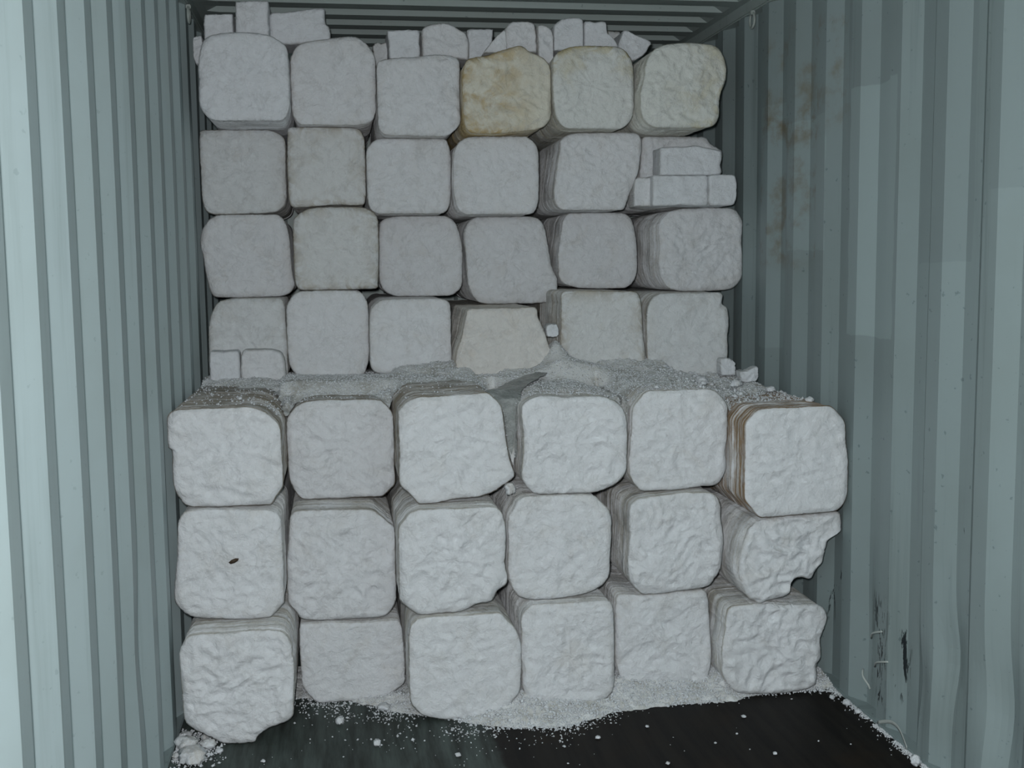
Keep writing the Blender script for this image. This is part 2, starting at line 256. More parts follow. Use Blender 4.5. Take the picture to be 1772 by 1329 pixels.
  '66': (3.748, [(2.014,0.646), (2.047,0.654), (2.145,0.663), (2.244,0.664), (2.317,0.668), (2.336,0.640), (2.336,0.611), (2.336,0.598), (2.312,0.584), (2.286,0.563), (2.274,0.518), (2.267,0.486), (2.241,0.455), (2.222,0.427), (2.182,0.433), (2.149,0.421), (2.136,0.372), (2.070,0.358), (2.030,0.347), (1.984,0.375), (1.957,0.432), (1.950,0.484), (1.963,0.560), (1.982,0.610)]),
  '71': (3.667, [(0.032,0.320), (0.053,0.366), (0.087,0.383), (0.165,0.382), (0.255,0.383), (0.322,0.383), (0.367,0.370), (0.388,0.333), (0.395,0.273), (0.393,0.195), (0.390,0.117), (0.383,0.081), (0.351,0.062), (0.299,0.045), (0.270,0.023), (0.258,0.003), (0.212,0.003), (0.162,0.007), (0.124,0.029), (0.069,0.063), (0.042,0.089), (0.036,0.143), (0.035,0.220), (0.033,0.273)]),
  '72': (3.971, [(0.406,0.287), (0.419,0.298), (0.499,0.298), (0.624,0.290), (0.737,0.292), (0.762,0.272), (0.770,0.206), (0.774,0.127), (0.773,0.061), (0.737,0.031), (0.699,0.007), (0.616,0.003), (0.541,0.003), (0.466,0.004), (0.430,0.039), (0.409,0.080), (0.407,0.152), (0.404,0.229)]),
  '73': (3.737, [(0.781,0.321), (0.800,0.357), (0.842,0.369), (0.938,0.369), (1.023,0.369), (1.090,0.367), (1.114,0.344), (1.144,0.311), (1.162,0.260), (1.165,0.197), (1.161,0.134), (1.154,0.084), (1.123,0.042), (1.092,0.006), (1.017,0.003), (0.920,0.003), (0.835,0.019), (0.799,0.047), (0.779,0.086), (0.778,0.173), (0.778,0.247)]),
  '74': (3.762, [(1.171,0.288), (1.174,0.345), (1.211,0.383), (1.267,0.384), (1.349,0.384), (1.424,0.384), (1.487,0.376), (1.499,0.319), (1.501,0.242), (1.501,0.165), (1.501,0.088), (1.480,0.036), (1.391,0.009), (1.296,0.003), (1.214,0.019), (1.178,0.079), (1.172,0.162), (1.170,0.225)]),
  '75': (3.852, [(1.531,0.328), (1.544,0.373), (1.616,0.369), (1.701,0.370), (1.774,0.376), (1.853,0.376), (1.874,0.341), (1.881,0.268), (1.885,0.188), (1.889,0.121), (1.882,0.067), (1.862,0.028), (1.769,0.003), (1.669,0.003), (1.576,0.019), (1.544,0.078), (1.527,0.145), (1.528,0.237)]),
  '76': (3.755, [(1.907,0.297), (1.919,0.335), (1.965,0.345), (2.064,0.342), (2.164,0.333), (2.231,0.332), (2.272,0.314), (2.292,0.280), (2.280,0.235), (2.267,0.196), (2.268,0.130), (2.255,0.098), (2.256,0.053), (2.236,0.017), (2.135,0.003), (2.035,0.008), (1.955,0.021), (1.915,0.059), (1.895,0.116), (1.895,0.187), (1.904,0.245)]),
}
CHUNKS = {
  't0': (4.74, 0.15, 0.6, [(0.030,2.465), (0.037,2.478), (0.064,2.482), (0.069,2.414), (0.060,2.373), (0.040,2.369), (0.029,2.400)]),
  't1': (4.72, 0.2, 0.3, [(0.079,2.550), (0.090,2.560), (0.141,2.562), (0.189,2.564), (0.191,2.542), (0.189,2.465), (0.137,2.464), (0.076,2.463)]),
  't2': (4.7, 0.2, 0.3, [(0.204,2.602), (0.209,2.607), (0.260,2.612), (0.325,2.613), (0.331,2.602), (0.329,2.534), (0.327,2.471), (0.255,2.470), (0.201,2.468), (0.202,2.545)]),
  't3': (4.8, 0.2, 0.3, [(0.330,2.583), (0.392,2.592), (0.477,2.605), (0.546,2.612), (0.550,2.580), (0.554,2.549), (0.570,2.532), (0.571,2.478), (0.480,2.470), (0.388,2.465), (0.334,2.472), (0.328,2.512)]),
  't4': (4.95, 0.2, 0.9, [(0.746,2.493), (0.769,2.511), (0.787,2.505), (0.813,2.512), (0.820,2.454), (0.823,2.401), (0.771,2.392), (0.749,2.437)]),
  't5': (4.78, 0.2, 0.3, [(0.802,2.518), (0.817,2.524), (0.929,2.529), (0.933,2.478), (0.936,2.414), (0.887,2.404), (0.814,2.402), (0.808,2.469)]),
  't6': (4.78, 0.2, 0.7, [(0.943,2.514), (0.955,2.542), (0.991,2.555), (1.035,2.560), (1.071,2.552), (1.108,2.531), (1.133,2.510), (1.141,2.415), (1.032,2.414), (0.943,2.412)]),
  't7': (4.82, 0.2, 0.3, [(1.136,2.533), (1.146,2.544), (1.202,2.546), (1.247,2.546), (1.244,2.499), (1.242,2.416), (1.148,2.410), (1.141,2.483)]),
  't8': (4.7, 0.15, 0.8, [(1.188,2.426), (1.237,2.488), (1.277,2.520), (1.286,2.498), (1.289,2.448), (1.286,2.424), (1.199,2.424)]),
  't9': (4.74, 0.2, 0.9, [(1.279,2.516), (1.302,2.555), (1.339,2.567), (1.383,2.566), (1.414,2.548), (1.421,2.472), (1.421,2.437), (1.366,2.437), (1.300,2.437), (1.278,2.437)]),
  't10': (4.72, 0.2, 0.8, [(1.419,2.541), (1.446,2.549), (1.472,2.535), (1.487,2.502), (1.487,2.434), (1.485,2.388), (1.437,2.387), (1.419,2.433)]),
  't11': (4.72, 0.2, 0.3, [(1.487,2.534), (1.498,2.555), (1.528,2.574), (1.573,2.580), (1.606,2.575), (1.614,2.551), (1.614,2.451), (1.549,2.444), (1.488,2.444)]),
  't12': (4.74, 0.2, 0.3, [(1.620,2.562), (1.667,2.567), (1.712,2.570), (1.720,2.528), (1.743,2.507), (1.762,2.481), (1.765,2.450), (1.689,2.445), (1.620,2.447)]),
  't13': (4.98, 0.12, 0.5, [(1.781,2.583), (1.810,2.579), (1.838,2.567), (1.838,2.324), (1.786,2.319)]),
  't14': (4.72, 0.2, 0.3, [(1.764,2.468), (1.775,2.507), (1.794,2.534), (1.844,2.512), (1.906,2.486), (1.893,2.463), (1.878,2.437), (1.844,2.414), (1.836,2.409), (1.798,2.410), (1.766,2.413)]),
  's1': (4.66, 0.12, 0.5, [(1.927,2.034), (1.946,2.045), (2.034,2.049), (2.080,2.053), (2.119,2.046), (2.200,2.026), (2.193,1.976), (2.188,1.928), (2.050,1.927), (1.927,1.927)]),
  's2': (4.65, 0.14, 0.3, [(1.893,1.920), (1.905,1.927), (2.008,1.927), (2.128,1.928), (2.133,1.865), (2.136,1.803), (2.009,1.803), (1.897,1.799), (1.892,1.858)]),
  's3': (4.63, 0.16, 0.3, [(2.129,1.922), (2.179,1.930), (2.233,1.930), (2.250,1.915), (2.255,1.864), (2.250,1.818), (2.226,1.799), (2.137,1.800), (2.131,1.864)]),
  's4': (4.7, 0.1, 0.5, [(1.831,1.913), (1.854,1.924), (1.905,1.924), (1.905,1.811), (1.854,1.799), (1.823,1.802), (1.823,1.869)]),
  'c1': (4.64, 0.1, 0.35, [(0.058,1.222), (0.068,1.229), (0.116,1.227), (0.168,1.227), (0.175,1.177), (0.171,1.107), (0.119,1.101), (0.060,1.102), (0.055,1.173)]),
  'c2': (4.66, 0.08, 0.5, [(0.182,1.218), (0.205,1.232), (0.302,1.229), (0.344,1.207), (0.355,1.135), (0.340,1.101), (0.256,1.102), (0.175,1.105), (0.176,1.168)]),
  'c3': (4.52, 0.05, 0.6, [(1.406,1.308), (1.421,1.320), (1.450,1.318), (1.461,1.292), (1.453,1.264), (1.413,1.265)]),
  'd1': (4.5, 0.05, 0.9, [(2.140,1.148), (2.155,1.166), (2.186,1.161), (2.209,1.138), (2.209,1.088), (2.148,1.090)]),
  'd2': (4.4, 0.04, 0.9, [(2.188,1.111), (2.218,1.121), (2.267,1.135), (2.271,1.084), (2.233,1.068), (2.196,1.074)]),
}
# ---------------------------------------------------------------- the container
PITCH = 0.278
def corrugation(first_inner, d=0.036, fl_=0.071, sl=0.068):
    """(y, depth) of the side wall: inner rib flat, slope out, outer flat, slope in"""
    out = []; y = first_inner
    while y > Y0: y -= PITCH
    while y < Y1 + PITCH:
        out += [(y, 0.0), (y + fl_, 0.0), (y + fl_ + sl, d), (y + 2*fl_ + sl, d)]
        y += PITCH
    pts = [(Y0, np.interp(Y0, [a for a, b in out], [b for a, b in out]))] + [p for p in out if Y0 < p[0] < Y1]
    return pts + [(Y1, np.interp(Y1, [a for a, b in out], [b for a, b in out]))]

def side_wall(name, x0, sgn, prof, mat, dents):
    prof2 = []
    for (a, da), (b, db) in zip(prof[:-1], prof[1:]):
        for k in range(4): prof2.append((a + (b-a)*k/4, da + (db-da)*k/4))
    prof2.append(prof[-1])
    nz = 54; vs, fs = [], []
    for y, d in prof2:
        for k in range(nz + 1):
            z = 2.62 * k / nz
            dd = d + 0.003 * noise.noise((y*1.3, z*0.9, x0 + 3.1))
            for (cy, cz, ry, rz, a) in dents:
                e = ((y-cy)/ry)**2 + ((z-cz)/rz)**2
                if e < 9: dd += a * math.exp(-e)
            vs.append((x0 + sgn*dd, y, z))
    n = nz + 1
    for i in range(len(prof2)-1):
        for k in range(nz):
            a, b = i*n + k, (i+1)*n + k
            fs.append((a, b, b+1, a+1) if sgn < 0 else (a, a+1, b+1, b))
    o = mesh_obj(name, vs, fs, mat, smooth=False)
    return tag(o, kind='structure')

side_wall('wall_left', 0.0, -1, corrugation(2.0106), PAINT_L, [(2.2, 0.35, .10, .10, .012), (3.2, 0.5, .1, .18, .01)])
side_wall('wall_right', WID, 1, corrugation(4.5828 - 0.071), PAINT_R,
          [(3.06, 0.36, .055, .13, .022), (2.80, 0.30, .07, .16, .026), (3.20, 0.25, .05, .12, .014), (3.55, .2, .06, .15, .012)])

def roof():
    first = 4.966 - 0.055; p = 0.209; ys = []
    y = first
    while y > Y0: y -= p
    while y < Y1 + p:
        ys += [(y + .006, .026), (y + .024, 0.0), (y + .110, 0.0), (y + .128, .026)]; y += p
    ys = [q for q in ys if Y0 < q[0] < Y1]
    xs = [-0.02, 0.05, 0.10] + list(np.linspace(0.25, WID-0.25, 8)) + [WID-0.10, WID-0.05, WID+0.02]
    vs, fs = [], []
    for y, h in ys:
        for x in xs:
            k = min(1, max(0, (min(x, WID-x) - 0.05)/0.05)); vs.append((x, y, HEI + h*k))
    n = len(xs)
    for i in range(len(ys)-1):
        for j in range(n-1):
            a, b = i*n+j, (i+1)*n+j; fs.append((a, b, b+1, a+1))
    return tag(mesh_obj('ceiling', vs, fs, PAINT_C, smooth=False), kind='structure')
roof()

def box_mesh(name, x0, x1, y0, y1, z0, z1, mat, bev=0.004):
    bm = bmesh.new(); bmesh.ops.create_cube(bm, size=1)
    for v in bm.verts: v.co = ((x0+x1)/2 + v.co.x*(x1-x0), (y0+y1)/2 + v.co.y*(y1-y0), (z0+z1)/2 + v.co.z*(z1-z0))
    if bev: bmesh.ops.bevel(bm, geom=bm.edges[:], offset=bev, segments=2, affect='EDGES')
    me = bpy.data.meshes.new(name); bm.to_mesh(me); bm.free()
    o = bpy.data.objects.new(name, me); COL.objects.link(o); me.materials.append(mat); return o
for nm, a in (('trim_1', (-0.05, 0.012)), ('trim_2', (WID-0.012, WID+0.05))):       # top rails
    tag(box_mesh(nm, a[0], a[1], Y0, Y1, 2.61, 2.675, PAINT_C, 0.006), kind='structure')
for nm, a in (('trim_3', (-0.06, 0.004)), ('trim_4', (WID-0.010, WID+0.06))):       # bottom rails
    tag(box_mesh(nm, a[0], a[1], Y0, Y1, -0.03, 0.010, PAINT_R, 0.003), kind='structure')
tag(box_mesh('floor', -0.06, WID+0.06, Y0, Y1, -0.06, 0.0, FLOOR, 0), kind='structure')

def back_wall():
    vs, fs = [], []; xs = []; x = -0.05
    while x < WID + 0.05: xs += [(x, 0), (x+.11, 0), (x+.128, .045), (x+.232, .045)]; x += .25
    xs = [a for a in xs if a[0] < WID+.05] + [(WID+.05, 0)]
    for x, d in xs: vs += [(x, Y1-.05+d, 0), (x, Y1-.05+d, HEI+.03)]
    for i in range(len(xs)-1): fs.append((2*i, 2*i+1, 2*i+3, 2*i+2))
    return tag(mesh_obj('wall_back', vs, fs, PAINT_C, smooth=False), kind='structure')
back_wall()

# ---------------------------------------------------------------- foam bodies
def closed_spline(pts, n):
    """closed Catmull-Rom through pts, resampled to n points of equal spacing"""
    P = np.array(pts, float)
    A, B, C, D = np.roll(P, 1, 0), P, np.roll(P, -1, 0), np.roll(P, -2, 0)
    t = np.linspace(0, 1, 16, endpoint=False)[None, :, None]
    A, B, C, D = (q[:, None, :] for q in (A, B, C, D))
    c = 0.5*((2*B) + (C-A)*t + (2*A-5*B+4*C-D)*t*t + (3*B-A-3*C+D)*t**3)
    lo, hi = P.min(0), P.max(0)
    c = np.clip(c.reshape(-1, 2), lo, hi)
    L = np.r_[0, np.cumsum(np.linalg.norm(np.roll(c, -1, 0)-c, axis=1))]
    s = np.linspace(0, L[-1], n, endpoint=False); cc = np.vstack([c, c[:1]])
    return np.stack([np.interp(s, L, cc[:, 0]), np.interp(s, L, cc[:, 1])], 1)

def foam_body(name, yf, length, outline, mat, seed, relief=0.012, rough=0.004, radial=0.0, n=176, rings=32, layer=0.003, soft=0.010, grow=0.0):
    rnd = random.Random(seed)
    O = closed_spline(outline, n)
    cx, cz = O[:, 0].mean(), O[:, 1].mean(); z0 = O[:, 1].min()
    s = seed * 7.31
    dirs = O - np.array([cx, cz]); rad = np.linalg.norm(dirs, axis=1)
    ang = np.arctan2(dirs[:, 1], dirs[:, 0])
    # rough outline, only ever cut inwards
    cut = np.array([rough*(0.5 + 0.5*noise.noise((math.cos(a)*3.2, math.sin(a)*3.2, s)) + 0.9*abs(noise.noise((math.cos(a)*13, math.sin(a)*13, s+5)))) for a in ang])
    cut = cut - grow
    E = np.array([cx, cz]) + dirs*(1 - cut/rad)[:, None]
    V, rim = [], []
    def face_y(x, z, t, a):
        px, pz = (x-cx), (z-cz)
        wx = 0.05*noise.noise((px*6, pz*6, s+1)); wz = 0.05*noise.noise((px*6, pz*6, s+9))
        qx, qz = px+wx, pz+wz
        low = noise.noise((qx*5, qz*5, s+2))
        r1 = 1 - 2.2*abs(noise.noise((qx*9, qz*9, s+3)))
        r2 = 1 - 2.2*abs(noise.noise((qx*21, qz*21, s+4)))
        r3 = noise.noise((px*55, pz*55, s+6))
        r2b = 1 - 2.2*abs(noise.noise((qx*15+0.5*qz, qz*24, s+11)))
        h = 0.45*low + 0.34*r1 + 0.30*r2 + 0.26*r2b + 0.20*r3
        if radial:
            h += 0.42*radial*(1-2.4*abs(noise.noise((math.cos(a)*2.6, math.sin(a)*2.6, s+7+t*0.8))))*min(1, 2.2*t)*(1.15-t)
        return relief*h
    bev = lambda t: soft*max(0.0, (t-0.90)/0.10)**2.2
    ylow = 0.0
    V.append((cx, face_y(cx, cz, 0, 0), cz)); rim.append(0.0)
    ts = [((k+1)/rings)**0.92 for k in range(rings)]
    for t in ts:
        for j in range(n):
            x = cx + (E[j, 0]-cx)*t; z = cz + (E[j, 1]-cz)*t
            fade = 1.0 if t < 0.9 else 1.0 - 0.75*(t-0.9)/0.1
            V.append((x, -face_y(x, z, t, ang[j])*fade + bev(t), z)); rim.append(t**5)
    V[0] = (cx, -V[0][1], cz)
    # layered sides, pressed discs parallel to the face
    yk = [(soft + 0.004, 0.0)]; y = soft + 0.005
    while y < length - 0.03:        # every layer swells towards its back edge, then steps in again
        th = rnd.uniform(0.010, 0.021) if y < 0.5 else 0.12
        amp = layer*rnd.uniform(0.5, 1.9)
        yk += [(y, amp), (y + th - 0.0012, 0.0)]; y += th
    yk.append((length, 0.0))
    edge = V[-n:]
    for y, lay in yk:
        for j in range(n):
            a = ang[j]
            c = cut[j]*0.8 + lay*(1.0+0.9*noise.noise((math.cos(a)*2.5, math.sin(a)*2.5, y*9+s))) + layer*(1+noise.noise((math.cos(a)*6, math.sin(a)*6, y*22+s)))*0.4
            k = 1 - max(-grow, c)/rad[j]
            w = 0.004*noise.noise((math.cos(a)*1.7, math.sin(a)*1.7, y*5+s))
            V.append((cx + dirs[j, 0]*k, y + w + min(0, edge[j][1])*max(0, 1-y/0.06), cz + dirs[j, 1]*k)); rim.append(max(0.0, 1-(y/0.05)))
    F = [(0, 1+(j+1) % n, 1+j) for j in range(n)]
    tot = rings + len(yk)
    for k in range(tot-1):
        b = 1 + k*n
        for j in range(n):
            j2 = (j+1) % n; F.append((b+j, b+j2, b+n+j2, b+n+j))
    b = 1 + (tot-1)*n
    F.append(tuple(b+j for j in range(n)))
    V = np.array(V); V -= np.array([cx, 0, z0])
    o = mesh_obj(name, V.tolist(), F, mat, (cx, yf, z0))
    nf = n*rings                      # the pressed layers keep hard lips
    o.data.polygons.foreach_set('use_smooth', [k < nf for k in range(len(F))])
    at = o.data.attributes.new('rim', 'FLOAT', 'POINT'); at.data.foreach_set('value', rim)
    return o

ROW = {1: 'the top row', 2: 'the second row', 3: 'the third row', 4: 'the fourth row',
       5: "lower stack's top row", 6: "lower stack's middle row", 7: 'the bottom row'}
PLACE = {1: 'leftmost', 2: 'second from left', 3: 'third from left', 4: 'third from right', 5: 'second from right', 6: 'rightmost'}
LOOK = {   # material, relief, radial folds, look
 '11': ('clean', .010, .5, 'bluish white foam block jutting forward'), '12': ('plain', .009, .4, 'grey white rounded foam block'),
 '13': ('plain', .010, .3, 'grey white squarish foam block'), '14': ('yellow', .014, 1.1, 'ochre-yellow stained foam block'),
 '15': ('pale', .014, .5, 'white foam block with yellowed upper rim'), '16': ('lemon', .015, .4, 'faintly yellowed lumpy foam block'),
 '21': ('grey', .011, 1.0, 'grey-flecked white foam block'), '22': ('edge', .010, .5, 'narrow foam block with brown-specked edges'),
 '23': ('plain', .009, .7, 'pale white foam block with rounded corners'), '24': ('plain', .009, .8, 'white foam block with cut corners'),
 '25': ('plain', .013, .3, 'white foam block slanting at its right edge'), '26': ('plain', .012, .2, 'broken foam block behind loose slabs'),
 '31': ('plain', .012, .7, 'white foam block against the left wall'), '32': ('edge', .013, .5, 'foam block with brownish bottom edge'),
 '33': ('plain', .007, .3, 'smooth pale foam block'), '34': ('plain', .011, 1.0, 'leaning foam block bulging to lower right'),
 '35': ('plain', .007, .3, 'smooth white foam block with cut corners'), '36': ('plain', .017, .2, 'lumpy white foam block touching the right wall'),
 '41': ('grey', .013, .2, 'broken foam block with loose pieces below'), '42': ('plain', .005, .3, 'smooth light grey foam block'),
 '43': ('plain', .009, .3, 'pale grey foam block'), '44': ('warm', .010, .2, 'beige crumbling foam block beside a dark hole'),
 '45': ('edge', .008, .3, 'foam block with tan-stained top corner'), '46': ('grey', .010, .3, 'grey foam block with ragged right edge'),
 '51': ('dirtytop', .015, .5, 'white foam block with dirty brown top'), '52': ('dirtytop', .015, .4, 'rough white foam block with grey dirty top'),
 '53': ('dirtytop', .013, .6, 'large white foam block with bare brown top'), '54': ('dirty', .015, .4, 'white foam block right of the grey film'),
 '55': ('dirty', .012, .5, 'smooth white foam block with angled corners'), '56': ('brown', .010, .4, 'large foam block with brown stringy left side'),
 '61': ('plain', .014, .4, 'white foam block with a brown flake'), '62': ('dirty', .016, .3, 'large rough white foam block'),
 '63': ('dirty', .016, .5, 'creased white foam block'), '64': ('plain', .011, .5, 'white foam block with smooth creased face'),
 '65': ('dirty', .018, .2, 'coarse white foam block with grainy left side'), '66': ('plain', .024, .2, 'broken foam block with a jagged right side'),
 '71': ('dirty', .018, .3, 'coarse white foam block jutting furthest forward'), '72': ('plain', .006, .2, 'smooth set-back foam block'),
 '73': ('dirty', .009, .2, 'broad smooth white foam block'), '74': ('plain', .014, .2, 'soft-edged white foam block'),
 '75': ('plain', .014, .3, 'white foam block with a swirl'), '76': ('dirty', .020, .2, 'coarse foam block beside the right wall')}
for key, (yf, outline) in BLOCKS.items():
    r, c = int(key[0]), int(key[1]); mk, rl, rd, look = LOOK[key]
    upper = r < 5
    o = foam_body('foam_block', yf, (5.72 if upper else 5.80) - yf, outline, FOAM_MATS[mk], int(key), rl, 0.006 if key in ('66', '71', '26', '44', '76') else 0.0035, rd,
                  layer=0.0045, soft=0.006, grow=0.0042)
    tag(o, f'{look}, {PLACE[c]} in {ROW[r]}', 'foam block', 'compressed foam blocks stacked in the container')

CH_LOOK = {
 't0': ('foam_chunk', 'clean', 'small foam chunk wedged between the left wall and the top row'),
 't1': ('foam_chunk', 'clean', 'squarish foam chunk furthest left on top of the stack'),
 't2': ('foam_chunk', 'clean', 'upright foam chunk reaching highest, near the roof at top left'),
 't3': ('foam_chunk', 'clean', 'wide smooth foam slab lying beside the tallest chunk'),
 't4': ('foam_chunk', 'grey', 'small ragged grey foam lump left of the square chunk'),
 't5': ('foam_chunk', 'clean', 'small square foam chunk above the third block from left'),
 't6': ('foam_chunk', 'plain', 'round-topped foam chunk right of the small square chunk'),
 't7': ('foam_chunk', 'clean', 'small bright flat foam chunk above the yellow-stained block'),
 't8': ('foam_chunk', 'plain', 'sloping foam wedge leaning on the big lump above yellow block'),
 't9': ('foam_chunk', 'plain', 'big rounded foam lump behind the yellow-stained block'),
 't10': ('foam_chunk', 'plain', 'round-shouldered foam lobe right of the big lump'),
 't11': ('foam_chunk', 'clean', 'tall smooth foam chunk above the yellow-rimmed block'),
 't12': ('foam_chunk', 'clean', 'stepped foam chunk right of the tall smooth chunk'),
 't13': ('foam_chunk', 'grey', 'small shaded foam bit behind the tilted chunk'),
 't14': ('foam_chunk', 'clean', 'tilted square foam chunk furthest right on the stack'),
 's1': ('foam_slab', 'clean', 'broken foam slab resting on the two slabs at right'),
 's2': ('foam_slab', 'clean', 'long flat foam slab under the broken slab'),
 's3': ('foam_slab', 'clean', 'rounded foam slab nearest the right wall'),
 's4': ('foam_slab', 'plain', 'dull foam slab at the left end of the flat slabs'),
 'c1': ('foam_chunk', 'clean', 'small bright foam chunk on the ledge by the left wall'),
 'c2': ('foam_chunk', 'plain', 'flat grey-white foam chunk beside the small bright one'),
 'c3': ('foam_chunk', 'clean', 'small white foam piece lodged in the dark hole'),
 'd1': ('foam_shard', 'clean', 'upright foam shard on the ledge under the grey block'),
 'd2': ('foam_shard', 'clean', 'pointed foam shard on the ledge nearest the right wall')}
CHG = {'t': 'loose foam chunks on top of the stack', 's': 'loose foam slabs in the second row', 'c': 'loose foam chunks in the fourth row', 'd': 'foam shards on the ledge'}
for i, (k, (yf, L, rg, outline)) in enumerate(CHUNKS.items()):
    nm, mk, lb = CH_LOOK[k]
    o = foam_body(nm, yf, L, outline, FOAM_MATS[mk], 200+i, 0.004+0.010*rg, 0.002+0.004*rg, 0.1, n=80, rings=14, layer=0.0025*rg, soft=0.006+0.006*rg, grow=0.002)
    tag(o, lb, 'foam piece', CHG[k[0]])

# ---------------------------------------------------------------- foam dust: drifts and beads
def sheet(xs, ys, hfun):
    """solid drift: top surface where hfun gives a height above its base, closed by a skirt to the base"""
    nx, ny = len(xs), len(ys); vs, fs = [], []; keep = {}
    H = [[hfun(x, y) for y in ys] for x in xs]
    for i, x in enumerate(xs):
        for j, y in enumerate(ys):
            b, h = H[i][j]; keep[i, j] = len(vs); vs.append((x, y, b + max(h, -0.006)))
    for i in range(nx-1):
        for j in range(ny-1):
            q = [(i, j), (i+1, j), (i+1, j+1), (i, j+1)]
            if max(H[a][c][1] for a, c in q) > -0.0055: fs.append(tuple(keep[a] for a in q))
    return vs, fs

EDGE = [(0.40, 4.02), (0.60, 3.93), (0.75, 3.83), (0.90, 3.75), (1.07, 3.63), (1.30, 3.60), (1.48, 3.70), (1.62, 3.735), (1.80, 3.72), (2.05, 3.765), (2.29, 3.75), (2.36, 3.70)]
def edge_y(x): return np.interp(x, [a for a, b in EDGE], [b for a, b in EDGE])
def floor_drift(x, y):
    e = edge_y(x) + 0.035*noise.noise((x*7, 1.7, 0)) + 0.018*noise.noise((x*23, y*23, 4)) + 0.009*noise.noise((x*70, y*70, 2))
    d = y - e
    h = -0.006 + 0.016*min(1, max(0, d/0.035)) + 0.012*min(1, max(0, d/0.2)) + np.interp(x, [1.0, 1.12, 1.18, 1.25, 1.4, 1.5, 1.56, 1.85, 1.92, 2.0], [0.01, .035, .05, .025, .02, .05, .05, .02, .05, .015])*min(1, max(0, (d-0.03)/0.12)) + 0.005*noise.noise((x*19, y*19, 7))*min(1, max(0, d/.05)) + 0.003*noise.noise((x*60, y*60, 1))*min(1, max(0, d/.03))
    if x < 1.1: h -= (0.009 if x < 0.95 else 0.009*(1.1-x)/.15)*(1+noise.noise((x*14, y*14, 3)))
    return 0.0, h
FLOOR_SHEET = sheet(np.linspace(0.38, 2.33, 330), np.linspace(3.5, 4.3, 130), floor_drift)

ROW5 = np.vstack([closed_spline(BLOCKS['5%d' % c][1], 120) for c in range(1, 7)])
def top5(x):
    m = np.abs(ROW5[:, 0]-x) < 0.012
    return ROW5[m, 1].max() if m.any() else 0.98
XS5 = np.linspace(0.0, 2.34, 300); T5 = np.array([top5(x) for x in XS5])
SM5 = np.convolve(np.pad(T5, 12, mode='edge'), np.ones(25)/25, 'valid')
FRONT5 = [BLOCKS['5%d' % c][0] for c in range(1, 7)]
def ledge_drift(x, y):
    t = np.interp(x, XS5, T5); sm = min(np.interp(x, XS5, SM5), t + 0.08)
    e = np.interp(x, [0.0, 0.3, 0.36, 0.42, 0.60, 0.72, 0.80, 1.00, 1.10, 1.25, 1.45, 1.6, 1.75, 1.95, 2.1, 2.34], [4.52, 4.50, 4.30, 4.36, 4.44, 4.30, 4.42, 4.34, 4.10, 4.06, 4.06, 4.12, 4.02, 4.02, 4.06, 4.20])
    e += 0.10*noise.noise((x*6, 3.3, y)) + 0.05*noise.noise((x*22, y*22, 9))
    v = max(0, sm - t)              # valleys between the logs hold more
    fr = 4.20 if 0.385 < x < 0.765 else 3.90
    d = min(y - (e - 5.0*v), (y - fr)*1.2)
    k = min(1, max(0, d/0.10))
    up = min(1, max(0, (y-4.28)/0.30))**2*np.interp(x, [0.3, 0.4, 0.7, 1.0, 1.4, 1.9, 2.2], [0.5, 1.0, 1.2, 1.5, 1.9, 1.7, 1.0])
    rough = (1.0 + 1.6*max(0, min(1, (x-1.5)/.6)))
    h = -0.006 + k*(0.009 + v + 0.030*up) + k*rough*(0.006*noise.noise((x*20, y*20, 7)) + 0.004*noise.noise((x*55, y*55, 8)))
    if 0.34 < x < 2.25:             # level heap against the feet of the upper blocks
        w = min(1, max(0, (y-4.30)/0.13)); lvl = np.interp(x, [1.85, 2.02, 2.2], [1.122, 1.088, 1.066]) + 0.012*noise.noise((x*5, y*5, 2)) + 0.045*math.exp(-((x-1.5)/0.16)**2)*w
        h = max(h, -0.006 + (lvl - t + 0.006)*w*w*(3-2*w)) if w > 0 else h
        h += 0.085*math.exp(-((x-1.447)/0.05)**2 - ((y-4.55)/0.09)**2)
    return t, h
LEDGE_SHEET = sheet(np.linspace(0.03, 2.33, 330), np.linspace(3.86, 4.86, 130), ledge_drift)

def grains(pts, seed):
    rnd = random.Random(seed); vs, fs = [], []
    for (x, y, z, r) in pts:
        b = len(vs); a = rnd.random()*6.28; sx, sy, sz = (r*(0.6+0.8*rnd.random()) for _ in range(3))
        ca, sa = math.cos(a), math.sin(a)
        for (u, v, w) in ((1, 0, 0), (0, 1, 0), (-1, 0, 0), (0, -1, 0), (0.2, 0, 1), (0, 0.2, -1)):
            u, v, w = u*sx, v*sy, w*sz*0.9
            vs.append((x+u*ca-v*sa, y+u*sa+v*ca, z+w+r*0.55))
        for k in range(4):
            fs += [(b+k, b+(k+1) % 4, b+4), (b+(k+1) % 4, b+k, b+5)]
    return vs, fs
def dust_obj(sh, gr, label):
    n = len(sh[0])
    o = mesh_obj('foam_dust', sh[0] + gr[0], sh[1] + [tuple(i+n for i in f) for f in gr[1]], DUST)
    o.data.materials.append(FOAM_MATS['clean'])
    mi = [0]*len(sh[1]) + [1]*len(gr[1]); o.data.polygons.foreach_set('material_index', mi)
    return tag(o, label, 'dust', kind='stuff')

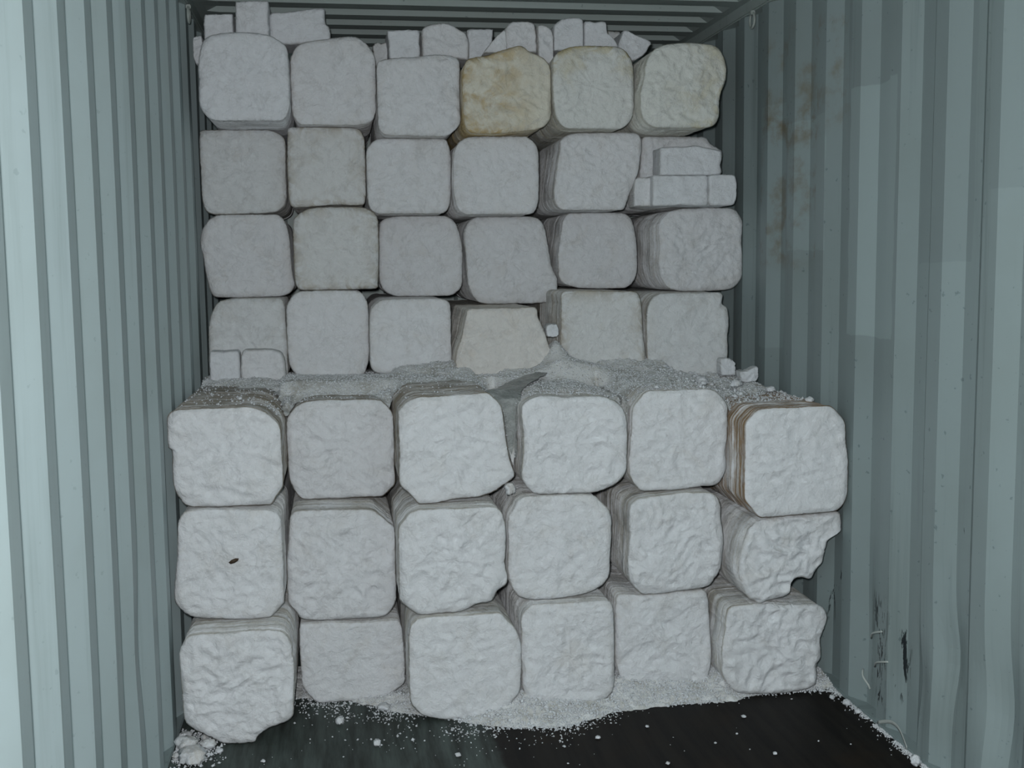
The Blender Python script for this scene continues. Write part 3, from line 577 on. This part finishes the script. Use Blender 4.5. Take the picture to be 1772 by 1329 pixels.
rnd = random.Random(5)
pts = []
while len(pts) < 21000:          # grains thin out away from the stack and along the joint with the right wall
    x = rnd.uniform(0.03, 2.33); y = rnd.uniform(2.9, 4.15)
    e = edge_y(x) if x > 0.4 else 4.02
    d = y - e
    cl = noise.noise((x*9, y*9, 2)); cl2 = noise.noise((x*3.1, y*8, 6))
    if x < 1.0: p = 0.8*math.exp(min(0, d+0.03)/(0.075+0.04*cl2))*(0.5+1.2*cl) if d < 0.0 else 0.9
    elif x < 1.5: p = 0.8*math.exp(min(0, d)/0.045)*(0.5+cl) if d < 0 else 1.0
    else: p = 0.25*math.exp(min(0, d)/0.010) if d < 0 else 1.0
    p += 0.0015
    if x > 2.27: p += 0.5*math.exp(-(WID-x)/0.022)
    if x < 0.4:
        p = 0.004 + 0.9*math.exp(-((x-0.06)/0.08)**2)*math.exp(-max(0, 3.70-y)/0.09)*(0.6+cl) if y < 3.95 else 0.2
        if 0.02 < x < 0.36 and y > 3.68: p *= 0.3
    if rnd.random() < p:
        z = 0.0
        if x > 0.4: z = max(0, floor_drift(x, y)[1])
        big = d > -0.02 and x > 0.9
        pts.append((x, y, z, rnd.choice((.0022, .003, .004, .005) if big else (.0014, .0018, .0022, .003, .0042)) * (1.5 if rnd.random() < .05 else 1)))
for k in range(1500):
    y = rnd.uniform(3.02, 3.78); x = WID - 0.008 - abs(rnd.gauss(0, 0.010))
    if noise.noise((y*14, 3, 1)) > -0.25: pts.append((x, y, 0.0, rnd.choice((.0014, .002, .0028, .004))))
for k in range(900):
    x = abs(rnd.gauss(0.055, 0.045)) + 0.008; y = rnd.gauss(3.66, 0.085)
    if y < 3.82: pts.append((x, y, 0.0, rnd.choice((.0016, .0025, .004, .006))))
dust_obj(FLOOR_SHEET, grains(pts, 1), 'white foam dust and fine grains spread on the floor along the stack')
pts = []
tries = 0
while len(pts) < 21000 and tries < 400000:
    tries += 1
    x = rnd.uniform(0.03, 2.31); y = rnd.uniform(3.84, 4.78)
    b, h = ledge_drift(x, y)
    if b < 0.99 and h < 0: continue
    if y < (4.185 if 0.365 < x < 0.775 else 3.895): continue
    cl = noise.noise((x*10, y*10, 5))
    p = (0.85 if h > 0.0005 else 0.05 + 0.10*(cl > 0.15) + (0.25 if x > 1.2 else 0.0))
    if 0.80 < x < 1.08 and h < 0.001: p *= 0.25
    if rnd.random() < p: pts.append((x, y, b+max(0, h)-.002, rnd.choice((.0018, .0025, .0035, .0045)) * (2.2 if x > 1.85 and rnd.random() < .06 else 1)))
dust_obj(LEDGE_SHEET, grains(pts, 2), 'white foam dust and grains lying on the ledge below the upper stack')

# ---------------------------------------------------------------- single crumbs
def crumb(name, loc, r, flat, seed, label, group, mat='clean', stretch=1.0):
    bm = bmesh.new(); bmesh.ops.create_icosphere(bm, subdivisions=3, radius=1)
    s = seed*3.7
    for v in bm.verts:
        d = v.co.normalized(); k = 1 + 0.38*noise.noise(d*1.6+Vector((s, 0, 0))) + 0.24*noise.noise(d*4.0+Vector((0, s, 0))) + 0.12*noise.noise(d*9+Vector((0, s, 0)))
        v.co = Vector((d.x*r*k*stretch, d.y*r*k, d.z*r*k*flat))
    zmin = min(v.co.z for v in bm.verts)
    for v in bm.verts: v.co.z -= zmin
    for f in bm.faces: f.smooth = True
    me = bpy.data.meshes.new(name); bm.to_mesh(me); bm.free(); me.materials.append(FOAM_MATS[mat])
    o = bpy.data.objects.new(name, me); COL.objects.link(o); o.location = loc; o.rotation_euler.z = s
    return tag(o, label, 'foam crumb', group)
G1 = 'foam crumbs on the floor'
small = 'tiny white foam crumb lying on the dark bare floor'
for i, (x, y, r, fl_, lb) in enumerate([
    (.659, 3.574, .012, .9, 'round egg-like foam crumb lying alone on the grey floor'),
    (.538, 3.767, .015, .9, 'round foam crumb in front of the set-back bottom block'),
    (.692, 3.872, .022, .5, 'flat oval foam crumb in the dust below the second bottom block'),
    (.152, 3.617, .013, .5, 'flat foam crumb in front of the leftmost bottom block'),
    (.296, 3.517, .007, .6, 'small foam crumb nearest the bottom left of the dark floor'),
    (.911, 3.449, .009, .6, 'small oval foam crumb lying on the grey floor left of centre'),
    (1.381, 3.502, .009, .5, None), (1.564, 3.559, .006, .6, None), (1.913, 3.580, .008, .5, None), (1.906, 3.281, .007, .6, None),
    (1.551, 3.273, .007, .6, None), (1.747, 3.394, .004, .7, None), (1.841, 3.451, .004, .7, None),
    (2.281, 3.681, .010, .8, 'foam crumb at the right corner of the dust drift'),
    (2.305, 3.615, .013, .8, 'foam crumb against the right wall by the dust corner'),
    (2.312, 3.540, .011, .8, 'foam crumb against the right wall beside the curled strap'),
    (2.300, 3.125, .017, .9, 'largest foam crumb by the right wall at the bottom edge')]):
    crumb('foam_crumb', (x, y, 0.0), r, fl_, 20+i, lb or small, G1 if lb else 'tiny foam crumbs on the dark floor')
G2 = 'foam crumbs heaped in the left corner'
for i, (x, y, r, fl_, lb) in enumerate([
    (.075, 3.560, .042, .55, 'large flat foam crumb at the front of the left corner heap'),
    (.045, 3.655, .030, .7, 'ragged foam crumb in the middle of the left corner heap'),
    (.115, 3.645, .020, .7, 'foam crumb at the right side of the left corner heap'),
    (.030, 3.735, .020, .7, 'foam crumb at the back of the left corner heap'),
    (.022, 3.590, .013, .8, 'small foam crumb against the left wall in the corner heap'),
    (.095, 3.715, .013, .8, 'small foam crumb at the foot of the leftmost bottom block')]):
    crumb('foam_crumb', (x, y, 0.0), r, fl_, 60+i, lb, G2, 'plain', 1.2)
G3 = 'foam crumbs on the ledge'
for i, (x, y, z, r, lb) in enumerate([
    (1.700, 3.925, 1.108, .010, 'foam crumb on the front edge of the ledge at right'),
    (2.255, 3.86, 1.050, .015, 'long foam crumb on the brown block top near the right wall'),
    (2.10, 4.20, 1.07, .022, 'rough foam lump among the ledge debris at right'),
    (2.21, 4.12, 1.06, .018, 'foam lump on the ledge debris nearest the right wall'),
    (2.00, 4.32, 1.075, .024, 'foam lump in front of the grey block on the ledge'),
    (1.95, 4.15, 1.09, .012, 'small foam lump left of the rough ledge lump'),
    (0.22, 4.05, 1.097, .008, 'small foam crumb on the dirty top of the leftmost ledge block')]):
    crumb('foam_crumb', (x, y, z), r, .7, 80+i, lb, G3)
crumb('foam_crumb', (1.150, 3.86, 0.752), .020, 1.1, 99, 'ragged foam crumb caught under the corner of the large middle block', 'foam crumbs in the gaps', 'plain')

# dark flake stuck to the face of a block
def flake():
    pr = [(-.017, -.003), (-.008, .005), (.006, .010), (.017, .009), (.014, .001), (.003, -.006), (-.010, -.009)]
    vs = [(x, -0.002 - 0.002*math.sin(i), z) for i, (x, z) in enumerate(pr)] + [(x*.9, 0.004, z*.9) for x, z in pr]
    n = len(pr); fs = [tuple(range(n)), tuple(range(2*n-1, n-1, -1))] + [(i, n+i, n+(i+1) % n, (i+1) % n) for i in range(n)]
    o = mesh_obj('bark_flake', vs, fs, simple_mat('dark_brown', (0.055, 0.035, 0.02)), FLAKE_AT)
    return tag(o, 'small dark brown flake stuck to a white foam block', 'flake')
FLAKE_AT = (0.205, 3.771, 0.590)
flake()

# grey film hanging in the gap of the ledge
def film():
    t = NT('grey_plastic_film'); v = t.coord()
    c = t.mix(t.rng(t.noise(v, 20, 4), 0.4, 0.7), (0.24, 0.26, 0.255, 1), (0.34, 0.36, 0.355, 1))
    t.l.new(c, t.b.inputs['Base Color']); t.b.inputs['Roughness'].default_value = 0.17; t.b.inputs['Specular IOR Level'].default_value = 0.6
    t.l.new(t.bump(t.noise(v, 75, 4, 0.6), 0.9, 0.01), t.b.inputs['Normal'])
    sec = [((1.145, 3.93, 0.88), (1.186, 3.93, 0.87)), ((1.147, 3.925, 0.95), (1.187, 3.925, 0.95)), ((1.135, 3.92, 1.02), (1.192, 3.92, 1.03)),
           ((1.100, 3.915, 1.085), (1.205, 3.93, 1.09)), ((1.085, 3.96, 1.116), (1.215, 3.99, 1.11)), ((1.14, 4.06, 1.115), (1.255, 4.09, 1.118)), ((1.22, 4.22, 1.125), (1.33, 4.25, 1.127)), ((1.35, 4.42, 1.135), (1.41, 4.44, 1.136))]
    n = 15; rows = []
    for k in range(len(sec)-1):
        for q in range(6):
            f = q/6; rows.append((Vector(sec[k][0]).lerp(Vector(sec[k+1][0]), f), Vector(sec[k][1]).lerp(Vector(sec[k+1][1]), f)))
    rows.append((Vector(sec[-1][0]), Vector(sec[-1][1])))
    vs, fs = [], []
    for a, b in rows:
        for j in range(n):
            p = a.lerp(b, j/(n-1)); w = 0.006
            vs.append((p.x + w*noise.noise(p*30), p.y + w*noise.noise(p*26+Vector((5, 0, 0))), p.z + w*noise.noise(p*28+Vector((0, 9, 0)))))
    m = len(vs)
    vs += [(x, y+0.0015, z-0.0015) for x, y, z in vs]
    for i in range(len(rows)-1):
        for j in range(n-1):
            a = i*n+j; fs += [(a, a+1, a+n+1, a+n), (m+a+n, m+a+n+1, m+a+1, m+a)]
    o = mesh_obj('plastic_film', vs, fs, t.m)
    return tag(o, 'crumpled grey plastic film hanging in the gap of the lower stack', 'film')
film()

# ---------------------------------------------------------------- small fittings of the container
def tube(name, pts, r, mat, sides=8, closed=False):
    vs, fs = [], []; n = len(pts)
    for i, p in enumerate(pts):
        p = Vector(p); a = Vector(pts[(i-1) % n] if closed or i else pts[0]); b = Vector(pts[(i+1) % n] if closed or i < n-1 else pts[-1])
        d = (b-a).normalized(); u = d.cross(Vector((0.3, 0.2, 1))).normalized(); w = d.cross(u)
        for k in range(sides):
            t = 2*math.pi*k/sides; q = p + (u*math.cos(t) + w*math.sin(t))*r; vs.append(tuple(q))
    for i in range(n if closed else n-1):
        for k in range(sides):
            fs.append((i*sides+k, i*sides+(k+1) % sides, ((i+1) % n)*sides+(k+1) % sides, ((i+1) % n)*sides+k))
    if not closed: fs += [tuple(range(sides-1, -1, -1)), tuple((n-1)*sides+k for k in range(sides))]
    return mesh_obj(name, vs, fs, mat)
STEEL = simple_mat('painted_steel', (0.36, 0.40, 0.38), 0.5)
def ring(x, y, z, label):
    e = bpy.data.objects.new('lashing_ring', None); COL.objects.link(e); e.location = (x, y, z)
    tag(e, label, 'ring', 'lashing rings under the top rails')
    rr = tube('ring', [(0, 0.026*math.cos(t), -0.018 + 0.030*math.sin(t)) for t in np.linspace(0, 2*math.pi, 28, endpoint=False)], 0.0055, STEEL, closed=True)
    rr.parent = e
    lug = box_mesh('lug', -0.010, 0.010, -0.012, 0.012, 0.004, 0.022, STEEL, 0.003); lug.parent = e
ring(WID-0.012, 4.67, 2.590, 'small steel lashing ring below the right top rail')
ring(0.012, 4.80, 2.590, 'small steel lashing ring below the left top rail')

STRAP = simple_mat('pale_strap', (0.42, 0.45, 0.43), 0.5)
def strap(name, pts, w, mat, label, cat):
    vs, fs = [], []
    for i, p in enumerate(pts):
        x, y, z = p
        for dx, dz in ((0, -w/2), (0, w/2), (0.0015, w/2), (0.0015, -w/2)): vs.append((x+dx, y, z+dz))
    for i in range(len(pts)-1):
        for k in range(4): fs.append((4*i+k, 4*i+(k+1) % 4, 4*i+4+(k+1) % 4, 4*i+4+k))
    n = len(pts)-1; fs += [(3, 2, 1, 0), (4*n, 4*n+1, 4*n+2, 4*n+3)]
    return tag(mesh_obj(name, vs, fs, mat), label, cat)
strap('strap', [(2.322+0.010*math.sin(t*1.3), 3.42-0.075*t, 0.018+0.034*math.sin(min(math.pi, t*1.15))) for t in np.linspace(0, 2.75, 24)], 0.012, STRAP, 'pale curled strap end lying along the right wall foot', 'strap')
for i, (y, z, a, lb) in enumerate([(3.50, 0.30, 0.075, 'topmost pale paint curl peeling over the black scuff on right wall'), (3.47, 0.21, 0.085, 'middle pale paint curl peeling over the black scuff on right wall'), (3.50, 0.12, -0.05, 'lowest pale paint curl peeling over the black scuff on right wall')]):
    o = tube('paint_curl', [(WID+0.004-0.012*math.sin(math.pi*f), y+0.02-a*1.1*f, z-0.025+0.05*f**0.6) for f in np.linspace(0, 1, 10)], 0.0035, STRAP, 6)
    tag(o, lb, 'paint curl', 'peeling paint curls on the right wall')
